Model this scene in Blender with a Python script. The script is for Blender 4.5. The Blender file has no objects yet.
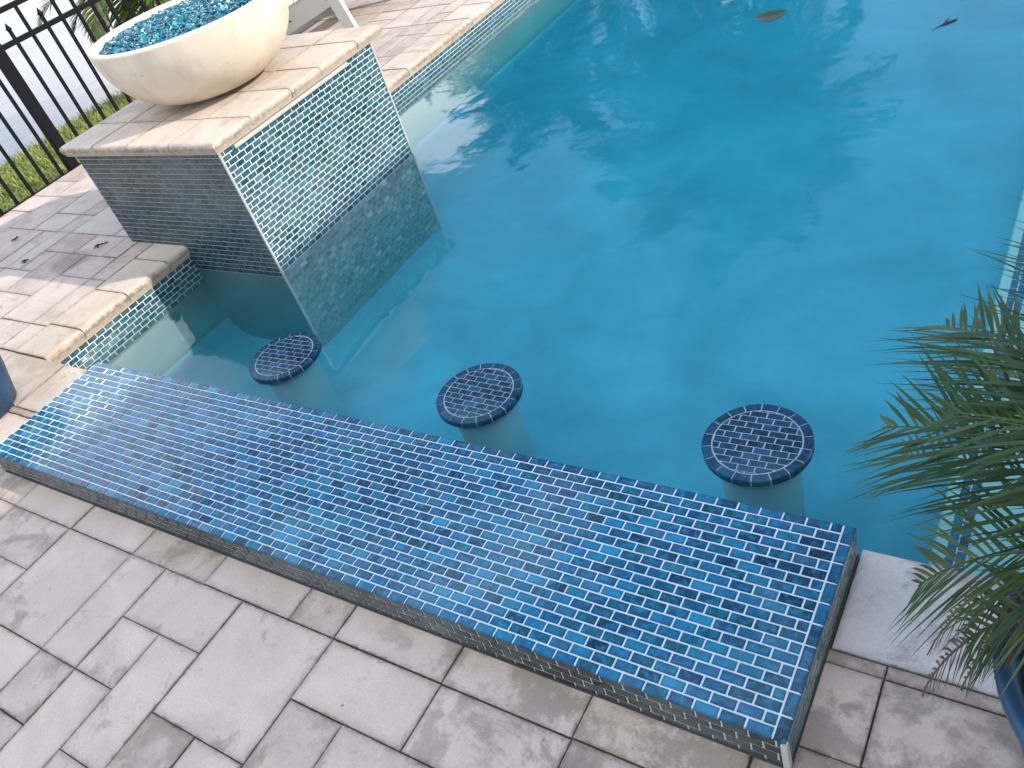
import bpy, bmesh, math, random
from mathutils import Vector, Matrix
random.seed(7)
R = math.radians
scn = bpy.context.scene
COL = scn.collection

# ------------------------------------------------------------------ levels (metres)
ZD = -0.095          # top of the pavers
ZW = -0.207         # water level
BAR_L, BAR_D = 2.825, 0.508
XC = -3.36           # pool edge of the coping on the far side
YN = 0.533           # pool edge of the near coping
XR = 1.62            # pool edge of the right coping
YF = 9.0             # far end of the pool
FLOOR = -0.66
TP, TH, GAP = 0.0508, 0.0254, 0.0030     # mosaic pitch, row height, grout gap

# ------------------------------------------------------------------ object helpers
def tag(o, label=None, cat=None, group=None, kind=None):
    if label: o['label'] = label
    if cat: o['category'] = cat
    if group: o['group'] = group
    if kind: o['kind'] = kind
    return o

def empty(name, loc=(0, 0, 0), rz=0.0):
    o = bpy.data.objects.new(name, None)
    o.empty_display_size = 0.1
    COL.objects.link(o); o.location = loc; o.rotation_euler = (0, 0, rz)
    return o

class MB:
    """collects shapes and links them as one mesh object"""
    def __init__(s): s.v = []; s.f = []; s.m = []; s.sm = []; s.e = {}
    def add(s, vs, fs, mi=0, smooth=False, edge=None):
        b = len(s.v)
        if edge:
            for i, q in enumerate(edge): s.e[b+i] = q
        s.v += [tuple(v) for v in vs]
        for f in fs: s.f.append(tuple(b + i for i in f)); s.m.append(mi); s.sm.append(smooth)
    def box(s, x0, x1, y0, y1, z0, z1, mi=0):
        s.add([(x0,y0,z0),(x1,y0,z0),(x1,y1,z0),(x0,y1,z0),(x0,y0,z1),(x1,y0,z1),(x1,y1,z1),(x0,y1,z1)],
              [(3,2,1,0),(4,5,6,7),(0,1,5,4),(1,2,6,5),(2,3,7,6),(3,0,4,7)], mi)
    def obox(s, c, ax, ay, az, hx, hy, hz, mi=0, bev=0.0):
        c = Vector(c); ax, ay, az = Vector(ax).normalized(), Vector(ay).normalized(), Vector(az).normalized()
        rings = [(-hz, bev), (-hz + bev, 0), (hz - bev, 0), (hz, bev)] if bev else [(-hz, 0), (hz, 0)]
        vs = []
        for z, i in rings:
            for a, b in ((-1,-1),(1,-1),(1,1),(-1,1)):
                vs.append(c + ax*a*(hx-i) + ay*b*(hy-i) + az*z)
        n = len(rings); fs = [(3,2,1,0), tuple(4*(n-1)+k for k in range(4))]
        for r in range(n-1):
            for k in range(4):
                fs.append((4*r+k, 4*r+(k+1)%4, 4*r+4+(k+1)%4, 4*r+4+k))
        s.add(vs, fs, mi)
    def lathe(s, prof, c=(0,0,0), n=48, mi=0, smooth=True, cap=False):
        vs = []
        for r, z in prof:
            for k in range(n):
                a = 2*math.pi*k/n
                vs.append((c[0]+r*math.cos(a), c[1]+r*math.sin(a), c[2]+z))
        fs = []
        for i in range(len(prof)-1):
            for k in range(n):
                fs.append((i*n+k, i*n+(k+1)%n, (i+1)*n+(k+1)%n, (i+1)*n+k))
        if cap:
            fs.append(tuple(reversed(range(n)))); fs.append(tuple((len(prof)-1)*n+k for k in range(n)))
        s.add(vs, fs, mi, smooth)
    def tube(s, pts, rad, n=8, mi=0):
        pts = [Vector(p) for p in pts]; vs = []
        for i, p in enumerate(pts):
            d = (pts[min(i+1, len(pts)-1)] - pts[max(i-1, 0)]).normalized()
            a = d.cross(Vector((0,0,1)));
            if a.length < 1e-4: a = d.cross(Vector((1,0,0)))
            a.normalize(); b = d.cross(a)
            r = rad[i] if isinstance(rad, (list, tuple)) else rad
            for k in range(n):
                t = 2*math.pi*k/n; vs.append(p + a*math.cos(t)*r + b*math.sin(t)*r)
        fs = [tuple(reversed(range(n))), tuple((len(pts)-1)*n+k for k in range(n))]
        for i in range(len(pts)-1):
            for k in range(n): fs.append((i*n+k, i*n+(k+1)%n, (i+1)*n+(k+1)%n, (i+1)*n+k))
        s.add(vs, fs, mi, True)
    def build(s, name, mats, parent=None, loc=None):
        me = bpy.data.meshes.new(name)
        me.from_pydata(s.v, [], s.f)
        if not isinstance(mats, (list, tuple)): mats = [mats]
        for m in mats: me.materials.append(m)
        me.polygons.foreach_set('material_index', s.m)
        me.polygons.foreach_set('use_smooth', s.sm)
        if s.e:
            for nm, i0 in (('edge_u', 0), ('edge_v', 2)):
                uv = me.uv_layers.new(name=nm)
                for lp in me.loops:
                    q = s.e.get(lp.vertex_index, (1, 1, 1, 1)); uv.data[lp.index].uv = (q[i0], q[i0+1])
        me.update()
        o = bpy.data.objects.new(name, me); COL.objects.link(o)
        if parent is not None:
            o.parent = parent
            o.matrix_parent_inverse = Matrix.Identity(4)
        if loc: o.location = loc
        return o

# ------------------------------------------------------------------ node helpers
def new_mat(name):
    m = bpy.data.materials.new(name); m.use_nodes = True
    nt = m.node_tree; nt.nodes.clear()
    out = nt.nodes.new('ShaderNodeOutputMaterial')
    return m, nt, out
def N(nt, t, **kw):
    n = nt.nodes.new(t)
    for k, v in kw.items():
        if k in n.inputs: n.inputs[k].default_value = v
        else: setattr(n, k, v)
    return n
def L(nt, a, b): nt.links.new(a, b)
def coords(nt, scale=(1,1,1), rot=(0,0,0)):
    tc = N(nt, 'ShaderNodeTexCoord'); mp = N(nt, 'ShaderNodeMapping')
    mp.inputs['Scale'].default_value = scale; mp.inputs['Rotation'].default_value = rot
    L(nt, tc.outputs['Object'], mp.inputs['Vector']); return mp.outputs['Vector']
def noise(nt, vec, scale, detail=4, rough=0.55, dist=0.0):
    n = N(nt, 'ShaderNodeTexNoise'); n.inputs['Scale'].default_value = scale
    n.inputs['Detail'].default_value = detail; n.inputs['Roughness'].default_value = rough
    n.inputs['Distortion'].default_value = dist
    if vec is not None: L(nt, vec, n.inputs['Vector'])
    return n.outputs['Fac']
def ramp(nt, fac, stops, interp='LINEAR'):
    r = N(nt, 'ShaderNodeValToRGB'); cr = r.color_ramp; cr.interpolation = interp
    while len(cr.elements) < len(stops): cr.elements.new(0.5)
    for e, (p, c) in zip(cr.elements, stops):
        e.position = p; e.color = (c[0], c[1], c[2], 1) if hasattr(c, '__len__') else (c, c, c, 1)
    L(nt, fac, r.inputs['Fac']); return r.outputs['Color']
def mix(nt, fac, a, b, mode='MIX'):
    m = N(nt, 'ShaderNodeMix', data_type='RGBA', blend_type=mode)
    for sck, val in ((m.inputs[0], fac), (m.inputs[6], a), (m.inputs[7], b)):
        if hasattr(val, 'default_value') or hasattr(val, 'links'): L(nt, val, sck)
        elif isinstance(val, (int, float)): sck.default_value = val
        else: sck.default_value = (*val, 1)
    return m.outputs[2]
def math_(nt, op, a, b=None, clamp=False):
    m = N(nt, 'ShaderNodeMath', operation=op); m.use_clamp = clamp
    for sck, val in ((m.inputs[0], a), (m.inputs[1], b)):
        if val is None: continue
        if isinstance(val, (int, float)): sck.default_value = val
        else: L(nt, val, sck)
    return m.outputs[0]
def bump(nt, h, strength=0.3, dist=0.01):
    b = N(nt, 'ShaderNodeBump'); b.inputs['Strength'].default_value = strength
    b.inputs['Distance'].default_value = dist; L(nt, h, b.inputs['Height']); return b.outputs['Normal']
def principled(nt, out, **kw):
    p = N(nt, 'ShaderNodeBsdfPrincipled')
    for k, v in kw.items():
        k = k.replace('_', ' ')
        sck = p.inputs[k]
        if hasattr(v, 'links') or hasattr(v, 'is_linked'): L(nt, v, sck)
        elif isinstance(v, tuple): sck.default_value = (*v, 1) if len(v) == 3 else v
        else: sck.default_value = v
    L(nt, p.outputs[0], out.inputs['Surface']); return p
def edge_dist(nt):
    """distance in metres from the rim of a tile or paver, stored when it was laid"""
    r = []
    for nm in ('edge_u', 'edge_v'):
        u = N(nt, 'ShaderNodeUVMap'); u.uv_map = nm
        sp = N(nt, 'ShaderNodeSeparateXYZ'); L(nt, u.outputs[0], sp.inputs[0])
        r.append(math_(nt, 'MINIMUM', sp.outputs['X'], sp.outputs['Y']))
    return math_(nt, 'MINIMUM', r[0], r[1])
def island(nt): return N(nt, 'ShaderNodeNewGeometry').outputs['Random Per Island']

def plain(name, col, rough=0.5, var=0.15, scale=20, bmp=0.0, **kw):
    m, nt, out = new_mat(name); v = coords(nt)
    n = noise(nt, v, scale, 5)
    c = mix(nt, n, tuple(x*(1-var) for x in col), tuple(min(1, x*(1+var)) for x in col))
    a = dict(Base_Color=c, Roughness=rough, **kw)
    if bmp: a['Normal'] = bump(nt, noise(nt, v, scale*6, 6), bmp, 0.004)
    principled(nt, out, **a); return m

# ------------------------------------------------------------------ materials
def mat_tile(name, stops, rough=0.12, wash=(0.3,0.4,0.5), washamt=0.35, spec=0.5):
    m, nt, out = new_mat(name); v = coords(nt)
    isl = island(nt)
    base = ramp(nt, isl, stops, 'CONSTANT')
    wn = N(nt, 'ShaderNodeTexWhiteNoise', noise_dimensions='1D'); L(nt, isl, wn.inputs['W'])
    # watery clouding inside the glass
    vv = N(nt, 'ShaderNodeVectorMath', operation='ADD'); L(nt, v, vv.inputs[0]); L(nt, wn.outputs['Color'], vv.inputs[1])
    n1 = noise(nt, vv.outputs[0], 55, 5, 0.65, 0.5)
    cl = ramp(nt, n1, [(0.45, 0.0), (0.68, 1.0)])
    hsv = N(nt, 'ShaderNodeHueSaturation'); L(nt, base, hsv.inputs['Color'])
    hsv.inputs['Saturation'].default_value = 0.95
    L(nt, math_(nt, 'ADD', math_(nt, 'MULTIPLY', wn.outputs['Value'], 0.70), 0.55), hsv.inputs['Value'])
    c = mix(nt, math_(nt, 'MULTIPLY', cl, washamt), hsv.outputs['Color'], wash)
    # film of lime over parts of the mosaic
    scale_n = ramp(nt, noise(nt, v, 2.2, 5, 0.6), [(0.50, 0.0), (0.75, 1.0)])
    c = mix(nt, math_(nt, 'MULTIPLY', scale_n, 0.18), c, (0.32, 0.38, 0.42))
    r = math_(nt, 'ADD', math_(nt, 'MULTIPLY', scale_n, 0.16), rough)
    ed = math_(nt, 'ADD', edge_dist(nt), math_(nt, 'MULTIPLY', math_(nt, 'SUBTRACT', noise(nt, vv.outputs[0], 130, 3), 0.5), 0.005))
    c = mix(nt, ramp(nt, math_(nt, 'MULTIPLY', ed, 100.0), [(0.08, 0.62), (0.55, 0.0)]), c, mix(nt, 1.0, c, (0.30, 0.42, 0.45), 'MULTIPLY'))  # shading along each tile's edges painted into its colour
    drift = ramp(nt, noise(nt, v, 1.5, 4, 0.55), [(0.40, 0.0), (0.58, 1.0)])
    c = mix(nt, math_(nt, 'MULTIPLY', drift, 0.6), c, mix(nt, 1.0, c, (0.85, 1.42, 1.38) if 'blue' in name or 'navy' in name else (1.1, 1.1, 1.08), 'MULTIPLY'))
    nb = bump(nt, noise(nt, vv.outputs[0], 30, 2), 0.12, 0.002)
    principled(nt, out, Base_Color=c, Roughness=r, Normal=nb, IOR=1.5, Specular_IOR_Level=spec)
    return m
BLUES = [(0.0,(0.004,0.042,0.125)),(0.13,(0.006,0.070,0.185)),(0.30,(0.007,0.092,0.205)),(0.46,(0.004,0.060,0.115)),
         (0.57,(0.012,0.052,0.155)),(0.67,(0.034,0.072,0.150)),(0.75,(0.007,0.120,0.245)),(0.85,(0.006,0.030,0.080)),(0.93,(0.008,0.095,0.175))]
TEALS = [(0.0,(0.02,0.10,0.145)),(0.14,(0.035,0.15,0.20)),(0.30,(0.06,0.20,0.245)),(0.46,(0.02,0.12,0.15)),
         (0.58,(0.085,0.21,0.24)),(0.72,(0.03,0.13,0.22)),(0.84,(0.11,0.235,0.26)),(0.93,(0.015,0.07,0.11))]
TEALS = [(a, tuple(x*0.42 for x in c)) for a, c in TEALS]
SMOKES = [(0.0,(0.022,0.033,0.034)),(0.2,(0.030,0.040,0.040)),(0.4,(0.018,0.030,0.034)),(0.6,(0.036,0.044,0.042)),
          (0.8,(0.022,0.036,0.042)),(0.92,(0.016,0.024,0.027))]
NAVY = [(a, (c[0]*0.45, c[1]*0.78, c[2]*0.80)) for a, c in BLUES]
M = {}
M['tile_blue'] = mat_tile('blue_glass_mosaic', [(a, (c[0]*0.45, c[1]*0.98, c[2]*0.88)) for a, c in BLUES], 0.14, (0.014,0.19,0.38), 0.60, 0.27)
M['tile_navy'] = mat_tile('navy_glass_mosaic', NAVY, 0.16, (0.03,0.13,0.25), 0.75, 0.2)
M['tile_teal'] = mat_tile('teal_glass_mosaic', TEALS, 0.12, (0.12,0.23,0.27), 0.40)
M['tile_teal_shade'] = mat_tile('shaded_teal_glass_mosaic', [(a, tuple(x*0.5 for x in c)) for a, c in TEALS], 0.22, (0.10,0.15,0.17), 0.4)  # darker copy of the teal tile, shade of the front face in its colour
M['tile_mirrored'] = mat_tile('mirrored_glass_mosaic', [(0.0,(0.13,0.22,0.23)),(0.35,(0.18,0.27,0.28)),(0.65,(0.23,0.33,0.34)),(0.88,(0.31,0.40,0.41))], 0.4, (0.36,0.42,0.41), 0.75)  # submerged tile paled to imitate the sunlit face mirrored in the water
M['tile_smoke_lit'] = mat_tile('lit_smoky_glass_mosaic', [(a, tuple(x*5 for x in c)) for a, c in SMOKES], 0.25, (0.18,0.20,0.20), 0.4, 0.3)  # smoky tile with its colour lightened to offset the shade at this end
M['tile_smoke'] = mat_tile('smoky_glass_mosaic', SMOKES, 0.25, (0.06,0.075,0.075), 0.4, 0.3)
M['grout'] = plain('white_grout', (0.50,0.61,0.68), 0.8, 0.12, 30)
M['grout_worn'] = plain('stained_grout', (0.30,0.38,0.44), 0.8, 0.25, 18)
M['grout_mirrored'] = plain('mirrored_grout', (0.24,0.32,0.33), 0.8, 0.15, 30)  # goes with the submerged tile, colour imitates the mirrored face
M['grout_shade'] = plain('shaded_grout', (0.22,0.26,0.28), 0.8, 0.25, 12)  # grout of the pedestal front, shade put into the colour
M['grout_grey'] = plain('grey_grout', (0.36,0.37,0.34), 0.8, 0.2, 18)
M['trim'] = plain('pale_edge_trim', (0.36,0.37,0.36), 0.35, 0.1, 30)
M['mortar'] = plain('tan_mortar', (0.34,0.27,0.19), 0.9, 0.2, 30, 0.3)

def mat_paver(name, c_lo, c_hi, stain, amount, streak=False, damp=False):
    m, nt, out = new_mat(name); v = coords(nt)
    isl = island(nt)
    wn = N(nt, 'ShaderNodeTexWhiteNoise', noise_dimensions='1D'); L(nt, isl, wn.inputs['W'])
    off = N(nt, 'ShaderNodeVectorMath', operation='MULTIPLY_ADD')
    L(nt, wn.outputs['Color'], off.inputs[0]); off.inputs[1].default_value = (7,7,7); L(nt, v, off.inputs[2])
    vv = off.outputs[0]
    base = mix(nt, wn.outputs['Value'], c_lo, c_hi)
    # cloudy stone body
    cl = noise(nt, vv, 5.5, 6, 0.62, 0.6)
    base = mix(nt, ramp(nt, cl, [(0.3, 0.0), (0.72, 1.0)]), mix(nt, 0.22, base, stain), mix(nt, 0.28, base, (0.70,0.65,0.61)))
    # brown damp blotches with crisp outlines, more on some pavers
    bl = noise(nt, vv, 6.0, 12, 0.72, 0.35)
    th = math_(nt, 'SUBTRACT', bl, math_(nt, 'ADD', math_(nt, 'MULTIPLY', wn.outputs['Value'], 0.16), 0.46))
    bm = ramp(nt, math_(nt, 'MULTIPLY', th, 11.0, True), [(0.0, 0.0), (1.0, 1.0)])
    base = mix(nt, math_(nt, 'MULTIPLY', bm, amount), base, stain)
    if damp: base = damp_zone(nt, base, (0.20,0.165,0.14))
    gd_ = math_(nt, 'ADD', edge_dist(nt), math_(nt, 'MULTIPLY', math_(nt, 'SUBTRACT', noise(nt, v, 38, 6, 0.7), 0.5), 0.03))
    gk = ramp(nt, noise(nt, v, 2.6, 4, 0.6), [(0.36, 0.25), (0.62, 1.0)])
    base = mix(nt, math_(nt, 'MULTIPLY', ramp(nt, gd_, [(0.0, 0.75), (0.0045, 0.0)]), gk), base, (0.055,0.045,0.040))
    base = mix(nt, ramp(nt, gd_, [(0.0, 0.28), (0.022, 0.0)]), base, stain)
    # fine speckle and dark pits
    sp = noise(nt, v, 160, 3, 0.7)
    base = mix(nt, math_(nt, 'MULTIPLY', ramp(nt, sp, [(0.3, 1.0), (0.55, 0.0)]), 0.16), base, (0.12,0.10,0.09))
    pit = noise(nt, v, 44, 2, 0.5)
    pm = ramp(nt, pit, [(0.20, 1.0), (0.255, 0.0)])
    base = mix(nt, math_(nt, 'MULTIPLY', pm, 0.8), base, (0.07,0.06,0.055))
    # clusters of black specks
    spk = noise(nt, v, 70, 2, 0.6); clu = noise(nt, v, 3.3, 3, 0.5)
    sm = math_(nt, 'MULTIPLY', ramp(nt, spk, [(0.64, 0.0), (0.68, 1.0)]), ramp(nt, clu, [(0.60, 0.0), (0.70, 1.0)]))
    base = mix(nt, math_(nt, 'MULTIPLY', sm, 0.85), base, (0.035,0.032,0.032))
    if streak:
        # one old water mark on the shaded deck
        dv = N(nt, 'ShaderNodeVectorMath', operation='DISTANCE'); L(nt, v, dv.inputs[0]); dv.inputs[1].default_value = (-4.09, 1.19, ZD)
        dd = math_(nt, 'ADD', dv.outputs['Value'], math_(nt, 'MULTIPLY', noise(nt, v, 9, 4), 0.06))
        base = mix(nt, math_(nt, 'MULTIPLY', ramp(nt, dd, [(0.13, 1.0), (0.16, 0.0)]), 0.45), base, (0.14,0.115,0.10))
    chip = ramp(nt, math_(nt, 'ADD', edge_dist(nt), math_(nt, 'MULTIPLY', math_(nt, 'SUBTRACT', noise(nt, v, 22, 7, 0.75), 0.5), 0.05)), [(0.0, 0.0), (0.008, 1.0)])
    h = math_(nt, 'ADD', math_(nt, 'ADD', math_(nt, 'MULTIPLY', cl, 0.9), math_(nt, 'MULTIPLY', sp, 0.4)), math_(nt, 'MULTIPLY', chip, 0.9))
    if streak:
        sv = coords(nt, (3, 38, 8), (0, 0, 0.5))
        st = noise(nt, sv, 1.0, 4, 0.6, 0.5)
        base = mix(nt, math_(nt, 'MULTIPLY', ramp(nt, st, [(0.55, 0.0), (0.72, 1.0)]), 0.30), base, stain)
        h = math_(nt, 'ADD', h, math_(nt, 'MULTIPLY', st, 0.7))
    principled(nt, out, Base_Color=base, Roughness=0.72, Normal=bump(nt, h, 0.5, 0.006))
    return m
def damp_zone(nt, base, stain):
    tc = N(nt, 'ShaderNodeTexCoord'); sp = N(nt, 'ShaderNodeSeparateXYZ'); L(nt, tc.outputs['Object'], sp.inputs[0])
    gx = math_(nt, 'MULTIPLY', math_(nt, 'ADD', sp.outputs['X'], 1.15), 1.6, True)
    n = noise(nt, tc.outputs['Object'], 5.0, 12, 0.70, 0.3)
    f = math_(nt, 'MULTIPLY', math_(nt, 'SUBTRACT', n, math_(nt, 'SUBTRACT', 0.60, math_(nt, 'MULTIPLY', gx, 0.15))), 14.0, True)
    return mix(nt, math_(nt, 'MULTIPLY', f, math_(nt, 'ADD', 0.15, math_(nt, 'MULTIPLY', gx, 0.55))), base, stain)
M['paver'] = mat_paver('greige_paver', (0.405,0.318,0.268), (0.53,0.435,0.376), (0.235,0.18,0.145), 0.7, damp=True)
M['deck'] = mat_paver('sandy_travertine', (0.36,0.30,0.265), (0.44,0.37,0.32), (0.26,0.20,0.165), 0.5, True)
M['coping'] = mat_paver('sandy_coping', (0.42,0.355,0.29), (0.48,0.41,0.34), (0.29,0.22,0.16), 0.45)
M['slab'] = mat_paver('whitened_slab', (0.50,0.47,0.46), (0.58,0.555,0.55), (0.30,0.265,0.255), 0.85)
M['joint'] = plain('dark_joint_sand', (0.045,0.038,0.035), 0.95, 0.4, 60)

# pool plaster: pale aqua, faintly mottled
def mat_plaster(name, col, var=0.10):
    m, nt, out = new_mat(name); v = coords(nt)
    n = noise(nt, v, 1.1, 6, 0.55, 0.8)
    n2 = noise(nt, v, 6, 7, 0.65, 0.5)
    f = math_(nt, 'ADD', math_(nt, 'MULTIPLY', n, 0.7), math_(nt, 'MULTIPLY', n2, 0.3))
    c = ramp(nt, f, [(0.38, tuple(x*(1-var) for x in col)), (0.62, tuple(x*(1+var) for x in col))])
    principled(nt, out, Base_Color=c, Roughness=0.85); return m
M['plaster'] = mat_plaster('aqua_pool_plaster', (0.155,0.45,0.59), 0.22)
M['plaster_pale'] = mat_plaster('pale_pool_plaster', (0.42,0.58,0.56), 0.06)
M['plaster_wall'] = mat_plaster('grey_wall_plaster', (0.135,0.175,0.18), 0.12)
M['plaster_mirror_dark'] = mat_plaster('mirror_dark_plaster', (0.06,0.12,0.13), 0.12)  # core darkened to imitate the dark front face mirrored in the water
M['plaster_mid'] = mat_plaster('stool_plaster', (0.185,0.42,0.48), 0.10)

# water: clear film, mirror by Fresnel, blue absorption in its depth
def mat_water():
    m, nt, out = new_mat('pool_water'); v = coords(nt)
    n1 = noise(nt, v, 1.6, 3, 0.5, 0.3); n2 = noise(nt, v, 9, 3, 0.5)
    h = math_(nt, 'ADD', n1, math_(nt, 'MULTIPLY', n2, 0.14))
    nb = bump(nt, h, 0.11, 0.05)
    # Schlick's Fresnel for water, the same from above and from below
    lw = N(nt, 'ShaderNodeLayerWeight'); lw.inputs['Blend'].default_value = 0.5; L(nt, nb, lw.inputs['Normal'])
    fr = math_(nt, 'ADD', 0.02, math_(nt, 'MULTIPLY', 0.98, math_(nt, 'POWER', lw.outputs['Facing'], 5.0)))
    tr = N(nt, 'ShaderNodeBsdfTransparent'); tr.inputs['Color'].default_value = (1,1,1,1)
    gl = N(nt, 'ShaderNodeBsdfGlossy'); gl.inputs['Roughness'].default_value = 0.012; L(nt, nb, gl.inputs['Normal'])
    mx = N(nt, 'ShaderNodeMixShader'); L(nt, fr, mx.inputs[0]); L(nt, tr.outputs[0], mx.inputs[1]); L(nt, gl.outputs[0], mx.inputs[2])
    L(nt, mx.outputs[0], out.inputs['Surface'])
    va = N(nt, 'ShaderNodeVolumeAbsorption'); va.inputs['Color'].default_value = (0.05,0.85,0.985,1); va.inputs['Density'].default_value = 1.35
    vs_ = N(nt, 'ShaderNodeVolumeScatter'); vs_.inputs['Color'].default_value = (0.06,0.74,1.0,1); vs_.inputs['Density'].default_value = 0.65; vs_.inputs['Anisotropy'].default_value = 0.3
    ad = N(nt, 'ShaderNodeAddShader'); L(nt, va.outputs[0], ad.inputs[0]); L(nt, vs_.outputs[0], ad.inputs[1])
    L(nt, ad.outputs[0], out.inputs['Volume'])
    return m
M['water'] = mat_water()
def mat_lake():
    m, nt, out = new_mat('lake_water'); v = coords(nt, (1, 0.6, 1))
    h = math_(nt, 'ADD', noise(nt, v, 9, 4, 0.6), math_(nt, 'MULTIPLY', noise(nt, v, 1.2, 3), 1.0))
    principled(nt, out, Base_Color=(0.10,0.12,0.15), Roughness=0.16, IOR=1.333, Specular_IOR_Level=0.4, Normal=bump(nt, h, 0.05, 0.05)); return m
M['lake'] = mat_lake()
M['soil'] = plain('turf_ground', (0.085,0.12,0.035), 0.95, 0.35, 6)
def mat_grass():
    m, nt, out = new_mat('grass_blades'); isl = island(nt); v = coords(nt)
    c = ramp(nt, isl, [(0, (0.09,0.15,0.022)), (0.5, (0.19,0.27,0.045)), (0.8,(0.25,0.27,0.07)), (1, (0.36,0.33,0.13))])
    c = mix(nt, math_(nt,'MULTIPLY', noise(nt, v, 3, 3), 0.5), c, (0.19,0.20,0.06))
    principled(nt, out, Base_Color=c, Roughness=0.6); return m
M['grass'] = mat_grass()
M['bowl'] = None
def mat_bowl():
    m, nt, out = new_mat('cast_concrete_bowl'); v = coords(nt)
    n = noise(nt, v, 3.5, 6, 0.6, 0.8)
    c = ramp(nt, n, [(0.3, (0.53,0.44,0.35)), (0.7, (0.62,0.545,0.455))])
    st = noise(nt, coords(nt, (3, 3, 0.9)), 3.0, 5, 0.6)
    c = mix(nt, math_(nt,'MULTIPLY', ramp(nt, st, [(0.50,0.0),(0.72,1.0)]), 0.45), c, (0.40,0.30,0.21))
    pit = noise(nt, v, 26, 2, 0.5); pm = ramp(nt, pit, [(0.24, 1.0), (0.275, 0.0)])
    c = mix(nt, math_(nt,'MULTIPLY', pm, 0.7), c, (0.20,0.14,0.10))
    principled(nt, out, Base_Color=c, Roughness=0.7, Normal=bump(nt, noise(nt, v, 60, 5), 0.12, 0.004)); return m
M['bowl'] = mat_bowl()
def mat_glass_chips():
    m, nt, out = new_mat('blue_fire_glass'); isl = island(nt)
    c = ramp(nt, isl, [(0,(0.004,0.05,0.08)),(0.25,(0.006,0.11,0.16)),(0.5,(0.010,0.17,0.22)),(0.72,(0.005,0.06,0.14)),(0.86,(0.06,0.29,0.34)),(0.965,(0.45,0.60,0.62))], 'CONSTANT')
    principled(nt, out, Base_Color=c, Roughness=0.06, IOR=1.5, Coat_Weight=0.5); return m
M['chips'] = mat_glass_chips()
M['black'] = plain('black_powder_coat', (0.004,0.0045,0.007), 0.55, 0.2, 30, Specular_IOR_Level=0.1)
M['white_wood'] = plain('white_painted_wood', (0.47,0.44,0.39), 0.5, 0.06, 12)
M['dark_metal'] = plain('dark_screw', (0.05,0.05,0.05), 0.4, 0.2, 30, Metallic=0.8)
M['pot'] = None
def mat_pot():
    m, nt, out = new_mat('blue_glazed_ceramic'); v = coords(nt)
    n = noise(nt, coords(nt, (4,4,1.2)), 2.2, 5, 0.6, 0.7)
    c = ramp(nt, n, [(0.3, (0.012,0.03,0.065)), (0.55, (0.018,0.06,0.12)), (0.75, (0.03,0.11,0.18))])
    principled(nt, out, Base_Color=c, Roughness=0.38, IOR=1.5, Specular_IOR_Level=0.2, Normal=bump(nt, n, 0.1, 0.01)); return m
M['pot'] = mat_pot()
def mat_leaf(name, stops, rough=0.4):
    m, nt, out = new_mat(name); isl = island(nt); v = coords(nt)
    c = ramp(nt, isl, stops)
    c = mix(nt, math_(nt,'MULTIPLY', noise(nt, v, 8, 3), 0.35), c, stops[0][1])
    p = N(nt, 'ShaderNodeBsdfPrincipled'); L(nt, c, p.inputs['Base Color']); p.inputs['Roughness'].default_value = rough
    t = N(nt, 'ShaderNodeBsdfTranslucent'); L(nt, mix(nt, 1.0, c, (1.2,1.5,0.6), 'MULTIPLY'), t.inputs['Color'])
    mx = N(nt, 'ShaderNodeMixShader'); mx.inputs[0].default_value = 0.25
    L(nt, p.outputs[0], mx.inputs[1]); L(nt, t.outputs[0], mx.inputs[2]); L(nt, mx.outputs[0], out.inputs['Surface']); return m
M['leaf'] = mat_leaf('palm_leaf', [(0,(0.011,0.036,0.010)),(0.45,(0.030,0.072,0.015)),(0.8,(0.065,0.115,0.022)),(0.96,(0.07,0.095,0.025)),(1,(0.12,0.10,0.045))], 0.45)
M['leaf_light'] = mat_leaf('sunny_palm_leaf', [(0,(0.06,0.10,0.02)),(0.5,(0.11,0.15,0.03)),(1,(0.22,0.22,0.08))])
M['leaf_tree'] = mat_leaf('tall_palm_leaf', [(0,(0.008,0.02,0.008)),(0.6,(0.018,0.038,0.013)),(1,(0.035,0.055,0.018))])
M['leaf_dry'] = mat_leaf('dry_palm_leaf', [(0,(0.055,0.038,0.028)),(0.5,(0.095,0.07,0.055)),(1,(0.16,0.125,0.10))], 0.7)
M['bark'] = plain('palm_bark', (0.16,0.12,0.08), 0.9, 0.4, 14, 0.6)
M['pot_soil'] = plain('potting_soil', (0.03,0.022,0.016), 1.0, 0.4, 60)
M['litter'] = plain('dead_leaf', (0.028,0.022,0.020), 0.8, 0.3, 60)
M['olive'] = plain('olive_leaf', (0.016,0.045,0.018), 0.35, 0.3, 30)
M['stucco'] = plain('added_post_stucco', (0.62,0.57,0.49), 0.85, 0.06, 10, 0.3)
M['roof'] = plain('added_shade_roof_brown', (0.14,0.09,0.07), 0.8, 0.25, 8)

# ------------------------------------------------------------------ mosaic
def tile(mb, o, u, v, n, u0, u1, v0, v1, th=0.0016, bev=0.0012, mi=0, rng=random):
    """one glass tile on the plane o + u*a + v*b, raised along n and tilted by a hair"""
    w = [(u0,v0),(u1,v0),(u1,v1),(u0,v1)]
    ins = [(u0+bev,v0+bev),(u1-bev,v0+bev),(u1-bev,v1-bev),(u0+bev,v1-bev)]
    ta, tb = rng.gauss(0, 0.011), rng.gauss(0, 0.011)
    cu, cv = (u0+u1)/2, (v0+v1)/2
    vs = [o + u*a + v*b - n*0.001 for a, b in w] + [o + u*a + v*b + n*(th + ta*(a-cu) + tb*(b-cv)) for a, b in ins]
    fs = [(4,5,6,7)] + [(k, (k+1)%4, 4+(k+1)%4, 4+k) for k in range(4)]
    if u.cross(v).dot(n) < 0: fs = [tuple(reversed(f)) for f in fs]
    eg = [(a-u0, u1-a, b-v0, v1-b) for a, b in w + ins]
    mb.add(vs, fs, mi, edge=eg)

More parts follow.
